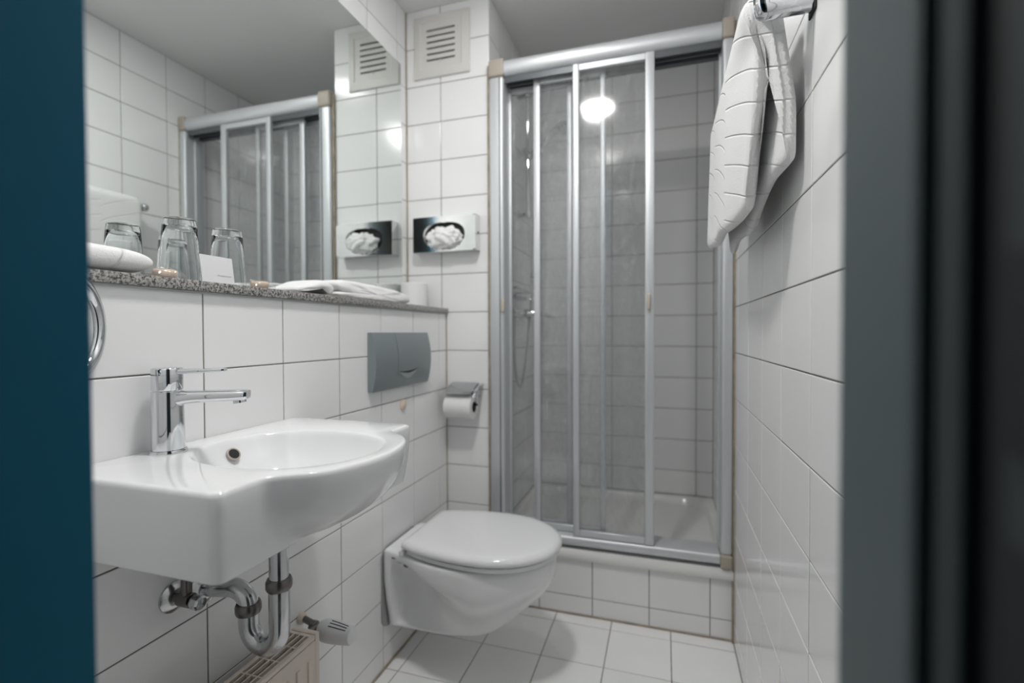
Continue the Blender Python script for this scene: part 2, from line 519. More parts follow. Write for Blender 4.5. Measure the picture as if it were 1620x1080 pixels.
# ------------------------------------------------------------------ door and frame
t = MB().box((0.4305, -0.45, 0.01), (0.470, 0.2195, 2.03), 0.0015, 2).build('door_1', 'teal', org=(0.45, -0.4, 0.01))
tag(t, 'teal blue painted door standing open at the left', 'door', kind='structure')
fr = MB().box((0.912, 0.206, 0), (0.9545, 0.2855, 2.05), 0.004, 2).build('trim_8', 'grey_paint', org=(0.93, 0.24, 0))
tag(fr, 'grey painted door frame at the right edge', 'door frame', kind='structure')
MB().box((0.917, 0.188, 0), (0.9545, 0.206, 2.05), 0.002, 2).build('rebate', 'dark_wall', fr)
MB().box((0.922, 0.163, 0), (0.9545, 0.188, 2.05)).build('rubber_seal', 'rubber', fr)
MB().box((0.914, 0.09, 0), (0.9545, 0.163, 2.05), 0.002, 2).build('outer_frame', 'dark_wall', fr)
MB().box((0.9125, 0.10, 1.010), (0.9145, 0.1595, 1.063), 0.0006, 1).build('strike_plate', 'rubber', fr)
MB().box((0.9125, 0.10, 0.880), (0.9145, 0.1595, 0.987), 0.0006, 1).build('latch_plate', 'rubber', fr)

# ------------------------------------------------------------------ ceiling lamp
for lx, ly, bm_, lb in ((0.462, 0.69, 'bulb', 'round opal ceiling lamp nearest the doorway, brightly lit'), (0.42, 1.345, 'bulb_weak', 'round opal ceiling lamp nearest the shower, dimly lit')):
    lamp = thing('ceiling_lamp', lb, 'lamp', (lx, ly, HC), 'ceiling lamps')
    MB().lathe([(0.090, -0.0005), (0.090, -0.008), (0.088, -0.0095), (0.085, -0.0095), (0.085, -0.0005)], (lx, ly, HC), seg=40, closed=True).build('ring', 'chrome', lamp, smooth=40)
    MB().lathe([(0.084, -0.002), (0.084, -0.009), (0.078, -0.0115), (0.0001, -0.0135)], (lx, ly, HC), seg=24).build('diffuser', bm_, lamp, smooth=50)

# ------------------------------------------------------------------ mirror and granite shelf
mi = thing('wall_mirror', 'large frameless wall mirror above the granite shelf', 'mirror', (XREC, 1.0, 1.142))
MB().box((XREC + 0.001, YF + 0.01, 1.142), (XREC + 0.006, 1.708, 2.102)).build('backing', 'seal', mi)
MB().box((XREC + 0.006, YF + 0.01, 1.142), (XREC + 0.0065, 1.708, 2.102)).build('glass', 'mirror', mi)
MB().box((XREC + 0.001, 1.708, 1.142), (XREC + 0.0068, 1.7105, 2.102), 0.0008, 1).build('edge', 'white_plastic', mi)
sh = thing('granite_shelf', 'grey speckled granite shelf running below the mirror', 'shelf', (-0.08, 1.0, 1.121))
MB().box((XREC + 0.0005, YF, 1.121), (0.010, Y0 - 0.001, 1.140), 0.0018, 2).build('slab', 'granite', sh, smooth=40)
MB().box((0.0008, YF, 1.1165), (0.0065, Y0 - 0.002, 1.1212), 0.001, 1).build('seal_strip', 'seal', sh)
ZS = 1.1402

# ------------------------------------------------------------------ shower enclosure
en = thing('shower_enclosure', 'aluminium shower enclosure with three sliding panels pushed left', 'shower', (0.62, 1.77, 0.25))
# header: bull-nosed profile swept along x
def header_poly(yf, yb, z0, z1):
    p = [(yb, z0), (yb, z1)]
    for k in range(9):
        a = PI / 2 + PI * k / 8
        p.append((yf + (z1 - z0) / 2 * 0.62 + (z1 - z0) / 2 * 0.62 * math.cos(a), (z0 + z1) / 2 + (z1 - z0) / 2 * math.sin(a)))
    return p
MB().prism(header_poly(1.735, 1.84, 2.008, 2.068), 0.252, 1.008, 0).build('header_rail', 'alu', en, smooth=40)
MB().box((0.252, 1.752, 1.985), (1.008, 1.758, 2.009)).build('header_groove', 'alu_dark', en)
MB().box((0.252, 1.782, 1.985), (1.008, 1.788, 2.009)).build('header_groove', 'alu_dark', en)
MB().box((0.252, 1.812, 1.985), (1.008, 1.835, 2.009)).build('header_groove', 'alu_dark', en)
MB().prism(header_poly(1.738, 1.84, 0.262, 0.296), 0.252, 1.008, 0).build('sill_rail', 'alu', en, smooth=40)
for x0, x1 in ((0.192, 0.250), (1.010, 1.0465)):
    MB().box((x0, 1.738, 0.296), (x1, 1.84, 2.008), 0.010, 3).build('side_post', 'alu', en, smooth=40)
    for z0, z1 in ((2.006, 2.072), (0.250, 0.298)):
        MB().box((x0 - 0.001, 1.733, z0), (x1 + 0.003 if x0 < 0.5 else x1, 1.842, z1), 0.008, 3).build('end_cap', 'beige', en, smooth=40)
MB().box((0.2335, 1.7355, 0.30), (0.2365, 1.7385, 2.0)).build('post_groove', 'alu_dark', en)
MB().box((0.240, 1.729, 1.122), (0.2535, 1.7385, 1.172), 0.003, 2).build('handle', 'handle', en, smooth=40)
def panel(x0, x1, yc, sl, sr, z0, z1, handle=None):
    m = MB()
    m.box((x0, yc - 0.010, z0), (x0 + sl, yc + 0.010, z1), 0.003, 2)
    m.box((x1 - sr, yc - 0.010, z0), (x1, yc + 0.010, z1), 0.003, 2)
    m.box((x0 + sl, yc - 0.008, z1 - 0.024), (x1 - sr, yc + 0.008, z1 - 0.001), 0.002, 1)
    m.box((x0 + sl, yc - 0.008, z0 + 0.001), (x1 - sr, yc + 0.008, z0 + 0.025), 0.002, 1)
    p = m.build('sliding_panel', 'alu', en, smooth=40)
    MB().box((x0 + sl - 0.003, yc - 0.002, z0 + 0.02), (x1 - sr + 0.003, yc + 0.002, z1 - 0.02)).build('pane', 'pane', p)
    g = MB()
    for xx in (x0 + sl, x1 - sr):
        g.box((xx - 0.0012, yc - 0.0085, z0 + 0.026), (xx + 0.0012, yc - 0.0022, z1 - 0.026))
    g.build('gasket', 'seal', p)
    if handle:
        MB().box((handle - 0.006, yc - 0.022, 1.12), (handle + 0.006, yc - 0.0095, 1.175), 0.003, 2).build('handle', 'handle', p, smooth=40)
panel(0.512, 0.795, 1.752, 0.022, 0.030, 0.297, 2.006, 0.7765)
panel(0.357, 0.625, 1.785, 0.024, 0.018, 0.297, 1.998)
panel(0.241, 0.497, 1.818, 0.018, 0.019, 0.297, 1.990)
MB().box((1.004, 1.79, 0.298), (1.0115, 1.81, 2.006)).build('edge_profile', 'alu', en)

# shower tray
tx0, tx1, ty0, ty1 = XE + 0.001, XR - 0.001, 1.742, YB - 0.001
tm = MB()
cx, cy = (tx0 + tx1) / 2, (ty0 + ty1) / 2 + 0.03
def tray_ring(ix, iyf, iyb, r, z):
    w_, h_ = tx1 - tx0 - 2 * ix, (ty1 - iyb) - (ty0 + iyf)
    return [(p[0], p[1], z) for p in rrect((tx0 + tx1) / 2, (ty0 + iyf + ty1 - iyb) / 2, w_, h_, max(r, 0.002), 6)]
rings = [tray_ring(0, 0.004, 0, 0.004, 0.2100), tray_ring(0, 0.0, 0, 0.004, 0.216), tray_ring(0, 0.0, 0, 0.006, 0.240), tray_ring(0.0, 0.006, 0.0, 0.01, 0.2485),
         tray_ring(0.022, 0.112, 0.022, 0.10, 0.2485), tray_ring(0.030, 0.124, 0.03, 0.11, 0.240), tray_ring(0.045, 0.14, 0.045, 0.11, 0.19),
         tray_ring(0.065, 0.16, 0.065, 0.11, 0.150), tray_ring(0.10, 0.20, 0.10, 0.11, 0.134), tray_ring(0.25, 0.33, 0.25, 0.08, 0.130)]
tm.loft(rings)
tr = thing('shower_tray', 'white enamel shower tray behind the sliding panels', 'shower tray', (0.62, 2.1, 0.21))
tm.build('basin', 'enamel', tr, smooth=50)
MB().lathe([(0.045, 0), (0.045, 0.003), (0.03, 0.006), (0.0001, 0.007)], (0.40, 2.25, 0.132)).build('drain_cover', 'chrome', tr, smooth=40)

# shower rail with hand shower
sr = thing('shower_rail', 'chrome shower rail with hand shower and hose in the shower', 'shower rail', (0.225, 2.15, 1.57))
PX, PY = 0.232, 2.15
MB().tube([(PX, PY, 1.575), (PX, PY, 2.15)], 0.011, 16).build('pole', 'chrome', sr, smooth=40)
for z in (1.585, 2.13):
    m = MB().tube([(XE, PY, z), (PX + 0.004, PY, z)], [0.019, 0.014], 16)
    m.lathe([(0.017, -0.016), (0.018, 0), (0.017, 0.016)], (PX, PY, z), seg=16)
    m.build('bracket', 'chrome', sr, smooth=40)
m = MB().lathe([(0.018, -0.025), (0.021, -0.02), (0.021, 0.02), (0.018, 0.025)], (PX, PY, 1.86), seg=18)
m.tube([(PX, PY, 1.86), (PX + 0.055, PY - 0.005, 1.862)], [0.016, 0.018], 14)
m.tube([(PX, PY - 0.045, 1.86), (PX, PY, 1.86)], [0.014, 0.016], 14)
m.build('slider', 'chrome', sr, smooth=40)
hs = MB().tube(bez((0.283, 2.146, 1.845), (0.31, 2.146, 1.90), (0.33, 2.146, 1.945), (0.40, 2.146, 1.965), 10), [0.011, 0.012, 0.012, 0.0125, 0.013, 0.014, 0.015, 0.017, 0.02, 0.024, 0.03], 14)
hs.lathe([(0.028, -0.005), (0.042, 0.008), (0.045, 0.02), (0.040, 0.026)], (0.412, 2.146, 1.968), (0.35, -0.1, -1), 24)
hs.build('hand_shower', 'chrome', sr, smooth=45)
hp = bez((0.283, 2.146, 1.845), (0.27, 2.13, 1.6), (0.262, 2.12, 1.4), (0.255, 2.11, 1.15), 16) + bez((0.255, 2.11, 1.15), (0.238, 2.10, 0.95), (0.225, 2.09, 0.81), (0.216, 2.07, 0.80), 14)[1:] + bez((0.216, 2.07, 0.80), (0.205, 2.04, 0.82), (0.205, 1.99, 0.95), (0.222, 1.96, 1.115), 14)[1:]
MB().tube(hp, 0.007, 10).build('hose', 'chrome_worn', sr, smooth=50)
mx = thing('shower_mixer', 'chrome shower mixer with long lever on the shower wall', 'tap', (0.19, 2.03, 1.12))
m = MB().tube([(0.235, 1.87, 1.125), (0.235, 1.875, 1.125), (0.235, 2.165, 1.125), (0.235, 2.17, 1.125)], [0.016, 0.021, 0.021, 0.016], 18)
for yy in (1.93, 2.10):
    m.tube([(XE, yy, 1.125), (XE + 0.006, yy, 1.125), (XE + 0.010, yy, 1.125), (0.235, yy, 1.125)], [0.032, 0.032, 0.014, 0.014], 18)
m.tube([(0.222, 1.96, 1.13), (0.222, 1.96, 1.098)], 0.010, 12)
m.build('body', 'chrome', mx, smooth=40)
MB().tube([(0.235, 2.03, 1.125), (0.262, 2.03, 1.128), (0.30, 2.03, 1.124), (0.36, 2.04, 1.112), (0.385, 2.045, 1.108)], [0.020, 0.018, 0.011, 0.010, 0.007], 14).build('lever', 'chrome', mx, smooth=40)
sd = thing('soap_basket', 'chrome wire soap basket above the shower mixer', 'basket', (0.19, 2.0, 1.2))
m = MB()
for zz, r_ in ((1.225, 0.006), (1.195, 0.004)):
    m.tube([(XE, 1.86, zz), (0.265, 1.86, zz), (0.268, 1.864, zz), (0.268, 2.136, zz), (0.265, 2.14, zz), (XE, 2.14, zz)], r_, 8)
for yy in (1.90, 1.94, 1.98, 2.02, 2.06, 2.10):
    m.tube([(XE, yy, 1.195), (0.268, yy, 1.195), (0.268, yy, 1.225)], 0.003, 6)
m.build('wire_frame', 'chrome', sd, smooth=40)
MB().box((XE, 1.875, 1.205), (XE + 0.012, 2.125, 1.245), 0.003, 2).build('back_plate', 'chrome', sd, smooth=40)

# ------------------------------------------------------------------ far wall: vent, tissue box, paper holder
ve = thing('vent_grille', 'white square ventilation grille high on the tiled pier', 'vent', (-0.011, Y0, 2.06))
vx0, vx1, vz0, vz1 = -0.130, 0.108, 2.056, 2.300
def vring(ins, y): return [(vx0 + ins, y, vz0 + ins), (vx1 - ins, y, vz0 + ins), (vx1 - ins, y, vz1 - ins), (vx0 + ins, y, vz1 - ins)]
m = MB().loft([vring(0, Y0 - 0.0005), vring(0, Y0 - 0.007), vring(0.002, Y0 - 0.009), vring(0.030, Y0 - 0.016), vring(0.034, Y0 - 0.012), vring(0.050, Y0 - 0.012), vring(0.052, Y0 - 0.003)], cap=False)
m.build('frame', 'white_plastic', ve, smooth=20)
MB().box((vx0 + 0.05, Y0 - 0.0035, vz0 + 0.05), (vx1 - 0.05, Y0 - 0.001, vz1 - 0.05)).build('opening', 'black', ve)
zc0, zc1 = 2.118, 2.241
n = 6; pitch = (zc1 - zc0 - 0.007) / 5
edges = [vz0 + 0.050]
for k in range(n):
    zc = zc0 + 0.0035 + pitch * k
    edges += [zc - 0.004, zc + 0.004]
edges.append(vz1 - 0.050)
for k in range(n + 1):
    MB().box((vx0 + 0.049, Y0 - 0.012, edges[2 * k]), (vx1 - 0.049, Y0 - 0.004, edges[2 * k + 1])).build('slat', 'white_plastic', ve)
for s in (0, 1):
    xa = (vx0 + 0.049, -0.0735) if s == 0 else (0.0490, vx1 - 0.049)
    MB().box((xa[0], Y0 - 0.0125, vz0 + 0.049), (xa[1], Y0 - 0.003, vz1 - 0.049)).build('slat_end', 'white_plastic', ve)
MB().lathe([(0.005, 0), (0.004, 0.002), (0.0001, 0.0025)], (-0.012, Y0 - 0.0145, 2.113), (0, -1, 0), 14).build('screw', 'white_plastic', ve)

tb = thing('tissue_dispenser', 'polished steel tissue dispenser on the tiled pier', 'dispenser', (0.014, Y0, 1.355))
bx0, bx1, bz0, bz1, by = -0.118, 0.146, 1.358, 1.494, Y0 - 0.050
m = MB()
m.box((bx1 - 0.001, by + 0.001, bz0), (bx1, Y0 - 0.001, bz1)); m.box((bx0, by + 0.001, bz0), (bx0 + 0.001, Y0 - 0.001, bz1))
m.box((bx0, by + 0.001, bz1 - 0.001), (bx1, Y0 - 0.001, bz1)); m.box((bx0, by + 0.001, bz0), (bx1, Y0 - 0.001, bz0 + 0.001))
m.build('case', 'steel', tb)
# front plate with an oval opening
N_ = 64
oc = ((bx0 + bx1) / 2, (bz0 + bz1) / 2 - 0.004)
outer, inner, inner2 = [], [], []
for k in range(N_):
    a = 2 * PI * k / N_ + PI / N_
    c, s = math.cos(a), math.sin(a)
    hw, hh = (bx1 - bx0) / 2, (bz1 - bz0) / 2
    q = min(hw / abs(c), hh / abs(s))
    outer.append(((bx0 + bx1) / 2 + q * c, by, (bz0 + bz1) / 2 + q * s))
    ce = math.copysign(abs(c) ** 0.7, c); se = math.copysign(abs(s) ** 0.9, s)
    inner.append((oc[0] + 0.088 * ce, by, oc[1] + 0.048 * se))
    inner2.append((oc[0] + 0.083 * ce, by + 0.008, oc[1] + 0.044 * se))
ob = [(p[0], by + 0.0015, p[2]) for p in outer]
MB().loft([ob, outer, inner, inner2], cap=False).build('front_plate', 'steel', tb, smooth=30)
MB().box((bx0 + 0.003, by + 0.012, bz0 + 0.003), (bx1 - 0.003, Y0 - 0.002, bz1 - 0.003)).build('liner', 'black', tb)
MB().lathe([(0.0045, 0), (0.004, 0.0015), (0.0001, 0.002)], (bx1, Y0 - 0.022, 1.428), (1, 0, 0), 12).build('lock', 'rubber', tb)
# crumpled tissue bulging from the opening
def crumple(org, rx, ry, rz, seed, nu=40, nv=24, amp=0.18):
    rnd = random.Random(seed)
    waves = [(rnd.uniform(-1, 1), rnd.uniform(-1, 1), rnd.uniform(-1, 1), rnd.uniform(2.5, 8), rnd.uniform(0, 6)) for _ in range(14)]
    vs, fs = [], []
    for j in range(nv + 1):
        ph = PI * j / nv
        for i in range(nu):
            th = 2 * PI * i / nu
            d = Vector((math.sin(ph) * math.cos(th), math.sin(ph) * math.sin(th), math.cos(ph)))
            f = 0
            for a, b, c, k, p in waves:
                f += (1 - 2 * abs(math.sin((a * d.x + b * d.y + c * d.z) * k + p))) / 14
            s = 1 + amp * 2.2 * f
            vs.append((org[0] + rx * d.x * s, org[1] + ry * d.y * s, org[2] + rz * d.z * s))
    for j in range(nv):
        for i in range(nu):
            i2 = (i + 1) % nu
            fs.append((j * nu + i, j * nu + i2, (j + 1) * nu + i2, (j + 1) * nu + i))
    return MB().add(vs, fs)
ti = crumple((0.018, by - 0.006, 1.408), 0.080, 0.034, 0.047, 3, 56, 36, 0.24).build('tissue', 'paper', org=(0.012, by - 0.004, 1.38), smooth=70)
tag(ti, 'white crumpled tissue bulging out of the steel dispenser', 'tissue')

ph = thing('toilet_roll_holder', 'chrome toilet roll holder with lid beside the toilet', 'holder', (0.095, Y0, 0.78))
hx0, hx1, hz = 0.036, 0.155, 0.835
MB().box((hx0 + 0.015, Y0 - 0.010, 0.790), (hx1 - 0.008, Y0 - 0.0005, 0.845), 0.003, 2).build('wall_plate', 'chrome', ph, smooth=40)
lidp = []
for k in range(13):
    t_ = k / 12
    lidp.append((Y0 - 0.012 - 0.088 * t_, 0.850 - 0.004 * t_ - 0.030 * t_ * t_))
poly = lidp + [(p[0] - 0.001, p[1] - 0.0016) for p in reversed(lidp)]
m = MB()
for (xa, xb) in ((hx0, hx1 - 0.010),):
    m.loft([[(xa, p[0], p[1]) for p in poly], [(xb, p[0], p[1]) for p in poly]])
m.build('lid', 'hood', ph, smooth=40)
m = MB().tube([(hx1, Y0 - 0.006, 0.843), (hx1, Y0 - 0.030, 0.842), (hx1, Y0 - 0.07, 0.826), (hx1, Y0 - 0.098, 0.806), (hx1, Y0 - 0.100, 0.800)], 0.006, 12)
m.build('arm', 'chrome', ph, smooth=40)
MB().tube([(hx1 - 0.001, Y0 - 0.060, 0.775), (hx1 + 0.001, Y0 - 0.058, 0.828)], 0.005, 10).build('hanger', 'chrome', ph, smooth=40)
MB().tube([(hx0 - 0.012, Y0 - 0.060, 0.772), (hx1, Y0 - 0.060, 0.772)], 0.006, 12).build('spindle', 'black', ph, smooth=40)
def roll(name, org, axis, r, L_, label, hang=False, core=0.021):
    t_ = thing(name, label, 'toilet roll', org)
    pr = [(core, -L_ / 2), (r - 0.002, -L_ / 2), (r, -L_ / 2 + 0.002), (r, L_ / 2 - 0.002), (r - 0.002, L_ / 2), (core, L_ / 2)]
    MB().lathe(pr, org, axis, 40, closed=True).build('paper_roll', 'paper', t_, smooth=40)
    MB().lathe([(core - 0.0005, -L_ / 2 + 0.001), (core - 0.0005, L_ / 2 - 0.001), (core - 0.002, L_ / 2 - 0.001), (core - 0.002, -L_ / 2 + 0.001)], org, axis, 28, closed=True).build('core', 'cardboard', t_, smooth=40)
    return t_
roll('toilet_roll', (0.087, Y0 - 0.060, 0.762), (1, 0, 0), 0.046, 0.110, 'white toilet roll hanging in the chrome holder')
roll('spare_toilet_roll', (-0.108, 1.700, ZS + 0.048), (0, 0, 1), 0.052, 0.096, 'spare white toilet roll standing at the far end of shelf')

# ------------------------------------------------------------------ flush plate and cap
fp = thing('flush_plate', 'silver grey flush plate above the toilet', 'flush plate', (0.0, 1.395, 0.868))
fy0, fy1, fz0, fz1 = 1.222, 1.568, 0.868, 1.044
def fplate(y0, y1, z0, z1, d, nz=14, ny=4):
    m = MB(); rows = []
    for j in range(nz + 1):
        z = z0 + (z1 - z0) * j / nz
        u = (z - (fz0 + fz1) / 2) / ((fz1 - fz0) / 2)
        x = 0.006 + d * (1 - 0.6 * u * u)
        rows.append((x, z))
    poly = [(x, z) for x, z in rows] + [(0.0008, z1), (0.0008, z0)]
    return m.loft([[(p[0], y0, p[1]) for p in poly], [(p[0], y1, p[1]) for p in poly]])
fplate(fy0, fy1, fz0, fz1, 0.024).build('plate', 'plate', fp, smooth=40)
fplate(1.345, 1.480, 0.912, 1.0435, 0.0255).build('button', 'plate', fp, smooth=40)
def crescent(d0, d1, xf, name, mat):
    up = [(1.348 + 0.128 * k / 16, 0.921 + 0.004 * k / 16 - d0 * math.sin(PI * k / 16)) for k in range(17)]
    dn = [(1.348 + 0.128 * k / 16, 0.921 + 0.004 * k / 16 - d1 * math.sin(PI * k / 16)) for k in range(16, -1, -1)]
    MB().prism(up + dn[1:-1], 0.012, xf, 0).build(name, mat, fp, smooth=30)
crescent(0.004, 0.0095, 0.0300, 'finger_slot', 'black')
crescent(0.0095, 0.027, 0.0288, 'finger_rest', 'plate_lit')
o = MB().lathe([(0.0185, 0.0008), (0.0180, 0.004), (0.013, 0.0068), (0.0001, 0.0075)], (0, 1.42, 0.8045), (1, 0, 0), 28).build('blanking_cap', 'plug', org=(0, 1.42, 0.8045), smooth=40)
tag(o, 'peach round blanking cap on the wall below flush plate', 'cap')

# ------------------------------------------------------------------ wash basin
ZT, ZBOT = 0.845, 0.722
BY0, BY1, BXF = 0.452, 0.936, 0.305
wbn = thing('wash_basin', 'white ceramic wash basin with round projecting bowl', 'basin', (0.0, 0.69, ZBOT))
def bulge(y, prof=1.0):
    """round bowl in front of the straight apron; narrows and fades with depth, softened where it joins"""
    hw = 0.153 * (0.40 + 0.60 * prof); tot = 0.0
    for k in range(-4, 5):
        u = abs(y + 0.0035 * k - 0.692) / hw
        tot += (1 - u * u) ** 0.52 if u < 1 else 0.0
    return 0.091 * prof * tot / 9
def outline(prof, inset=0.0, shrink=0.0):
    """closed plan outline from wall (near end) round the front to wall (far end)"""
    y0, y1, xf = BY0 + inset + shrink, BY1 - inset - shrink, BXF - inset - shrink
    r = 0.016; P = []
    for k in range(10): P.append((0.001 + (xf - r - 0.001) * k / 10, y0))
    for k in range(7):
        a = -PI / 2 + PI / 2 * k / 6
        P.append((xf - r + r * math.cos(a), y0 + r + r * math.sin(a)))
    nn = 60
    for k in range(1, nn):
        y = y0 + r + (y1 - y0 - 2 * r) * k / nn
        P.append((xf + bulge(y, prof), y))
    for k in range(7):
        a = PI / 2 * k / 6
        P.append((xf - r + r * math.cos(a), y1 - r + r * math.sin(a)))
    for k in range(9, -1, -1): P.append((0.001 + (xf - r - 0.001) * k / 10, y1))
    for k in range(1, 24): P.append((0.001, y1 + (y0 - y1) * k / 24))
    return P
rings = []
rings.append([(x, y, ZBOT) for x, y in outline(0.0, 0, 0.014)])
for t_ in (1.0, 0.985, 0.95, 0.9, 0.82, 0.72, 0.6, 0.48, 0.36, 0.24, 0.12):
    z = ZT - 0.008 - (ZT - 0.008 - ZBOT - 0.003) * t_
    pf = max(0.0, 1 - t_ ** 2.2) ** 0.58
    rings.append([(x, y, z) for x, y in outline(pf, 0, 0.010 * t_ ** 2)])
rings.append([(x, y, ZT - 0.008) for x, y in outline(1.0)])
rings.append([(x, y, ZT - 0.003) for x, y in outline(1.0, 0.0012)])
rings.append([(x, y, ZT - 0.0006) for x, y in outline(1.0, 0.004)])
top = outline(1.0, 0.008)
rings.append([(x, y, ZT) for x, y in top])
EC, EA, EB = (0.207, 0.690), 0.160, 0.137
def bowl_z(s): return ZT - 0.004 - 0.105 * (1 - s ** 3.2) if s < 0.97 else ZT
ang = [math.atan2((y - EC[1]) / EB, (x - EC[0]) / EA) for x, y in top]
def sup(a, s):
    return (EC[0] + EA * s * math.copysign(abs(math.cos(a)) ** 0.92, math.cos(a)), EC[1] + EB * s * math.copysign(abs(math.sin(a)) ** 0.92, math.sin(a)))
for s, z in ((1.015, ZT), (0.99, ZT - 0.0012), (0.972, ZT - 0.004), (0.955, ZT - 0.010), (0.92, ZT - 0.022), (0.87, ZT - 0.036), (0.80, ZT - 0.052), (0.68, ZT - 0.072), (0.52, ZT - 0.089), (0.34, ZT - 0.099), (0.16, ZT - 0.104)):
    rings.append([(*sup(a, s), z) for a in ang])
MB().loft(rings).build('bowl', 'porcelain', wbn, smooth=50)
MB().lathe([(0.031, 0), (0.031, 0.003), (0.026, 0.006), (0.0001, 0.009)], (EC[0], EC[1], ZT - 0.1045), seg=28).build('drain_plug', 'chrome', wbn, smooth=40)
ov = (0.0690, 0.6955, 0.8195); nv_ = (0.80, -0.10, 0.60)
MB().lathe([(0.0125, -0.003), (0.0125, 0.0006), (0.0105, 0.0016), (0.0095, 0.0008), (0.0092, -0.003)], ov, nv_, 28).build('overflow_rim', 'beige', wbn, smooth=40)
MB().lathe([(0.0096, -0.003), (0.0096, 0.0009), (0.0001, 0.0010)], ov, nv_, 28).build('overflow_hole', 'black', wbn)

# tap
FX, FY = 0.040, 0.594
tap = thing('basin_tap', 'chrome single lever tap standing on the wash basin', 'tap', (FX, FY, ZT))
MB().lathe([(0.0275, 0.0002), (0.0278, 0.003), (0.0265, 0.0055), (0.0235, 0.006)], (FX, FY, ZT), seg=40).build('base_ring', 'chrome', tap, smooth=40)
MB().lathe([(0.0240, 0.0062), (0.0238, 0.03), (0.0232, 0.07), (0.0228, 0.1015), (0.0218, 0.1025)], (FX, FY, ZT), seg=48).build('body', 'chrome', tap, smooth=40)
d = Vector((0.105, 0.063, 0)).normalized(); nn_ = Vector((-d.y, d.x, 0))
def bar(s0, s1, secs, org=(FX, FY)):
    """sections: (s, half width, z0, z1) along direction d"""
    R_ = []
    for s, hw, z0, z1 in secs:
        c = Vector((org[0], org[1], 0)) + d * s
        R_.append([(c.x + nn_.x * p[0], c.y + nn_.y * p[0], p[1]) for p in rrect(0, (z0 + z1) / 2, 2 * hw, z1 - z0, min(hw, (z1 - z0) / 2) * 0.75, 4)])
    return MB().loft(R_)
bar(0, 0, [(0.008, 0.0150, 0.9215, 0.9470), (0.022, 0.0150, 0.9225, 0.9470), (0.030, 0.0150, 0.9250, 0.9470), (0.045, 0.0152, 0.9265, 0.9468), (0.10, 0.0155, 0.9275, 0.9462), (0.117, 0.0152, 0.9285, 0.9458), (0.1225, 0.0138, 0.931, 0.9445)]).build('spout', 'chrome', tap, smooth=35)
ap = Vector((FX, FY, 0)) + d * 0.108
MB().lathe([(0.0105, 0), (0.0105, -0.006), (0.0085, -0.0065), (0.0085, -0.004)], (ap.x, ap.y, 0.930), (-0.12, -0.07, 1), 24).build('aerator', 'chrome', tap, smooth=40)
hd = MB()
ax = Vector((0, 0, 1))
hd.lathe([(0.0212, 0.0), (0.0226, 0.002), (0.0228, 0.034), (0.0220, 0.0365), (0.0205, 0.0375), (0.0001, 0.0380)], (FX, FY, 0.9485), ax, 48)
hb = hd.build('handle_body', 'chrome', tap, smooth=40)
lv = bar(0, 0, [(0.012, 0.0120, 0.9745, 0.9838), (0.03, 0.0120, 0.9755, 0.9836), (0.06, 0.0116, 0.9768, 0.9834), (0.081, 0.0110, 0.9778, 0.9834), (0.0875, 0.0090, 0.9786, 0.9828)])
lv.build('lever', 'chrome', tap, smooth=40)

# trap below the basin
tp = thing('siphon_trap', 'chrome siphon trap under the wash basin', 'siphon', (0.14, 0.69, 0.48))
VX, VY = 0.174, 0.690
MB().tube([(VX, VY, 0.7215), (VX, VY, 0.545)], 0.0165, 24).build('drop_pipe', 'chrome_worn', tp, smooth=40)
U = [(VX, VY, 0.585), (VX, VY, 0.515)]
for k in range(1, 13):
    a = PI * k / 12
    U.append((VX - 0.0345 + 0.0345 * math.cos(a), VY, 0.515 - 0.036 * math.sin(a)))
U += [(VX - 0.069, VY, 0.535), (VX - 0.070, VY, 0.548)]
MB().tube(U, 0.0175, 24).build('trap_bend', 'chrome_worn', tp, smooth=40)
EL = [(VX - 0.070, VY, 0.545)]
for k in range(0, 10):
    a = PI / 2 * k / 9
    EL.append((VX - 0.070 - 0.036 + 0.036 * math.cos(a), VY, 0.548 + 0.026 * math.sin(a)))
EL += [(0.05, VY, 0.571), (0.001, VY, 0.565)]
MB().tube(EL, 0.0168, 24).build('wall_elbow', 'chrome_worn', tp, smooth=40)
for (x, z) in ((VX, 0.598), (VX - 0.070, 0.543)):
    MB().lathe([(0.0170, -0.010), (0.0205, -0.010), (0.0222, -0.006), (0.0222, 0.004), (0.0200, 0.009), (0.0170, 0.009)], (x, VY, z), seg=28).build('coupling_nut', 'brass_dark', tp, smooth=40)
MB().lathe([(0.034, 0.0006), (0.033, 0.004), (0.022, 0.010), (0.018, 0.011)], (0, VY, 0.565), (1, 0, 0), 32).build('wall_rosette', 'chrome_worn', tp, smooth=40)
# second bracket of the waste: pop-up rod elbow
MB().tube([(VX - 0.016, VY, 0.688), (VX - 0.040, VY - 0.002, 0.690)], 0.007, 12).build('popup_joint', 'brass_dark', tp, smooth=40)
av = thing('angle_valve', 'small chrome angle valve on the wall under the basin', 'valve', (0.0, 0.630, 0.575))
AY, AZ = 0.628, 0.578
MB().lathe([(0.0265, 0.0006), (0.0262, 0.004), (0.0180, 0.009), (0.0110, 0.0095)], (0, AY, AZ), (1, 0, 0), 32).build('rosette', 'chrome_worn', av, smooth=40)
MB().tube([(0.005, AY, AZ), (0.018, AY, AZ), (0.020, AY, AZ), (0.044, AY, AZ), (0.045, AY, AZ)], [0.009, 0.009, 0.0125, 0.0125, 0.009], 18).build('body', 'brass_dark', av, smooth=40)
MB().lathe([(0.011, 0), (0.0125, 0.003), (0.0125, 0.016), (0.010, 0.019), (0.0001, 0.020)], (0.048, AY, AZ), (1, 0, -0.1), 8).build('knob', 'chrome_worn', av, smooth=20)
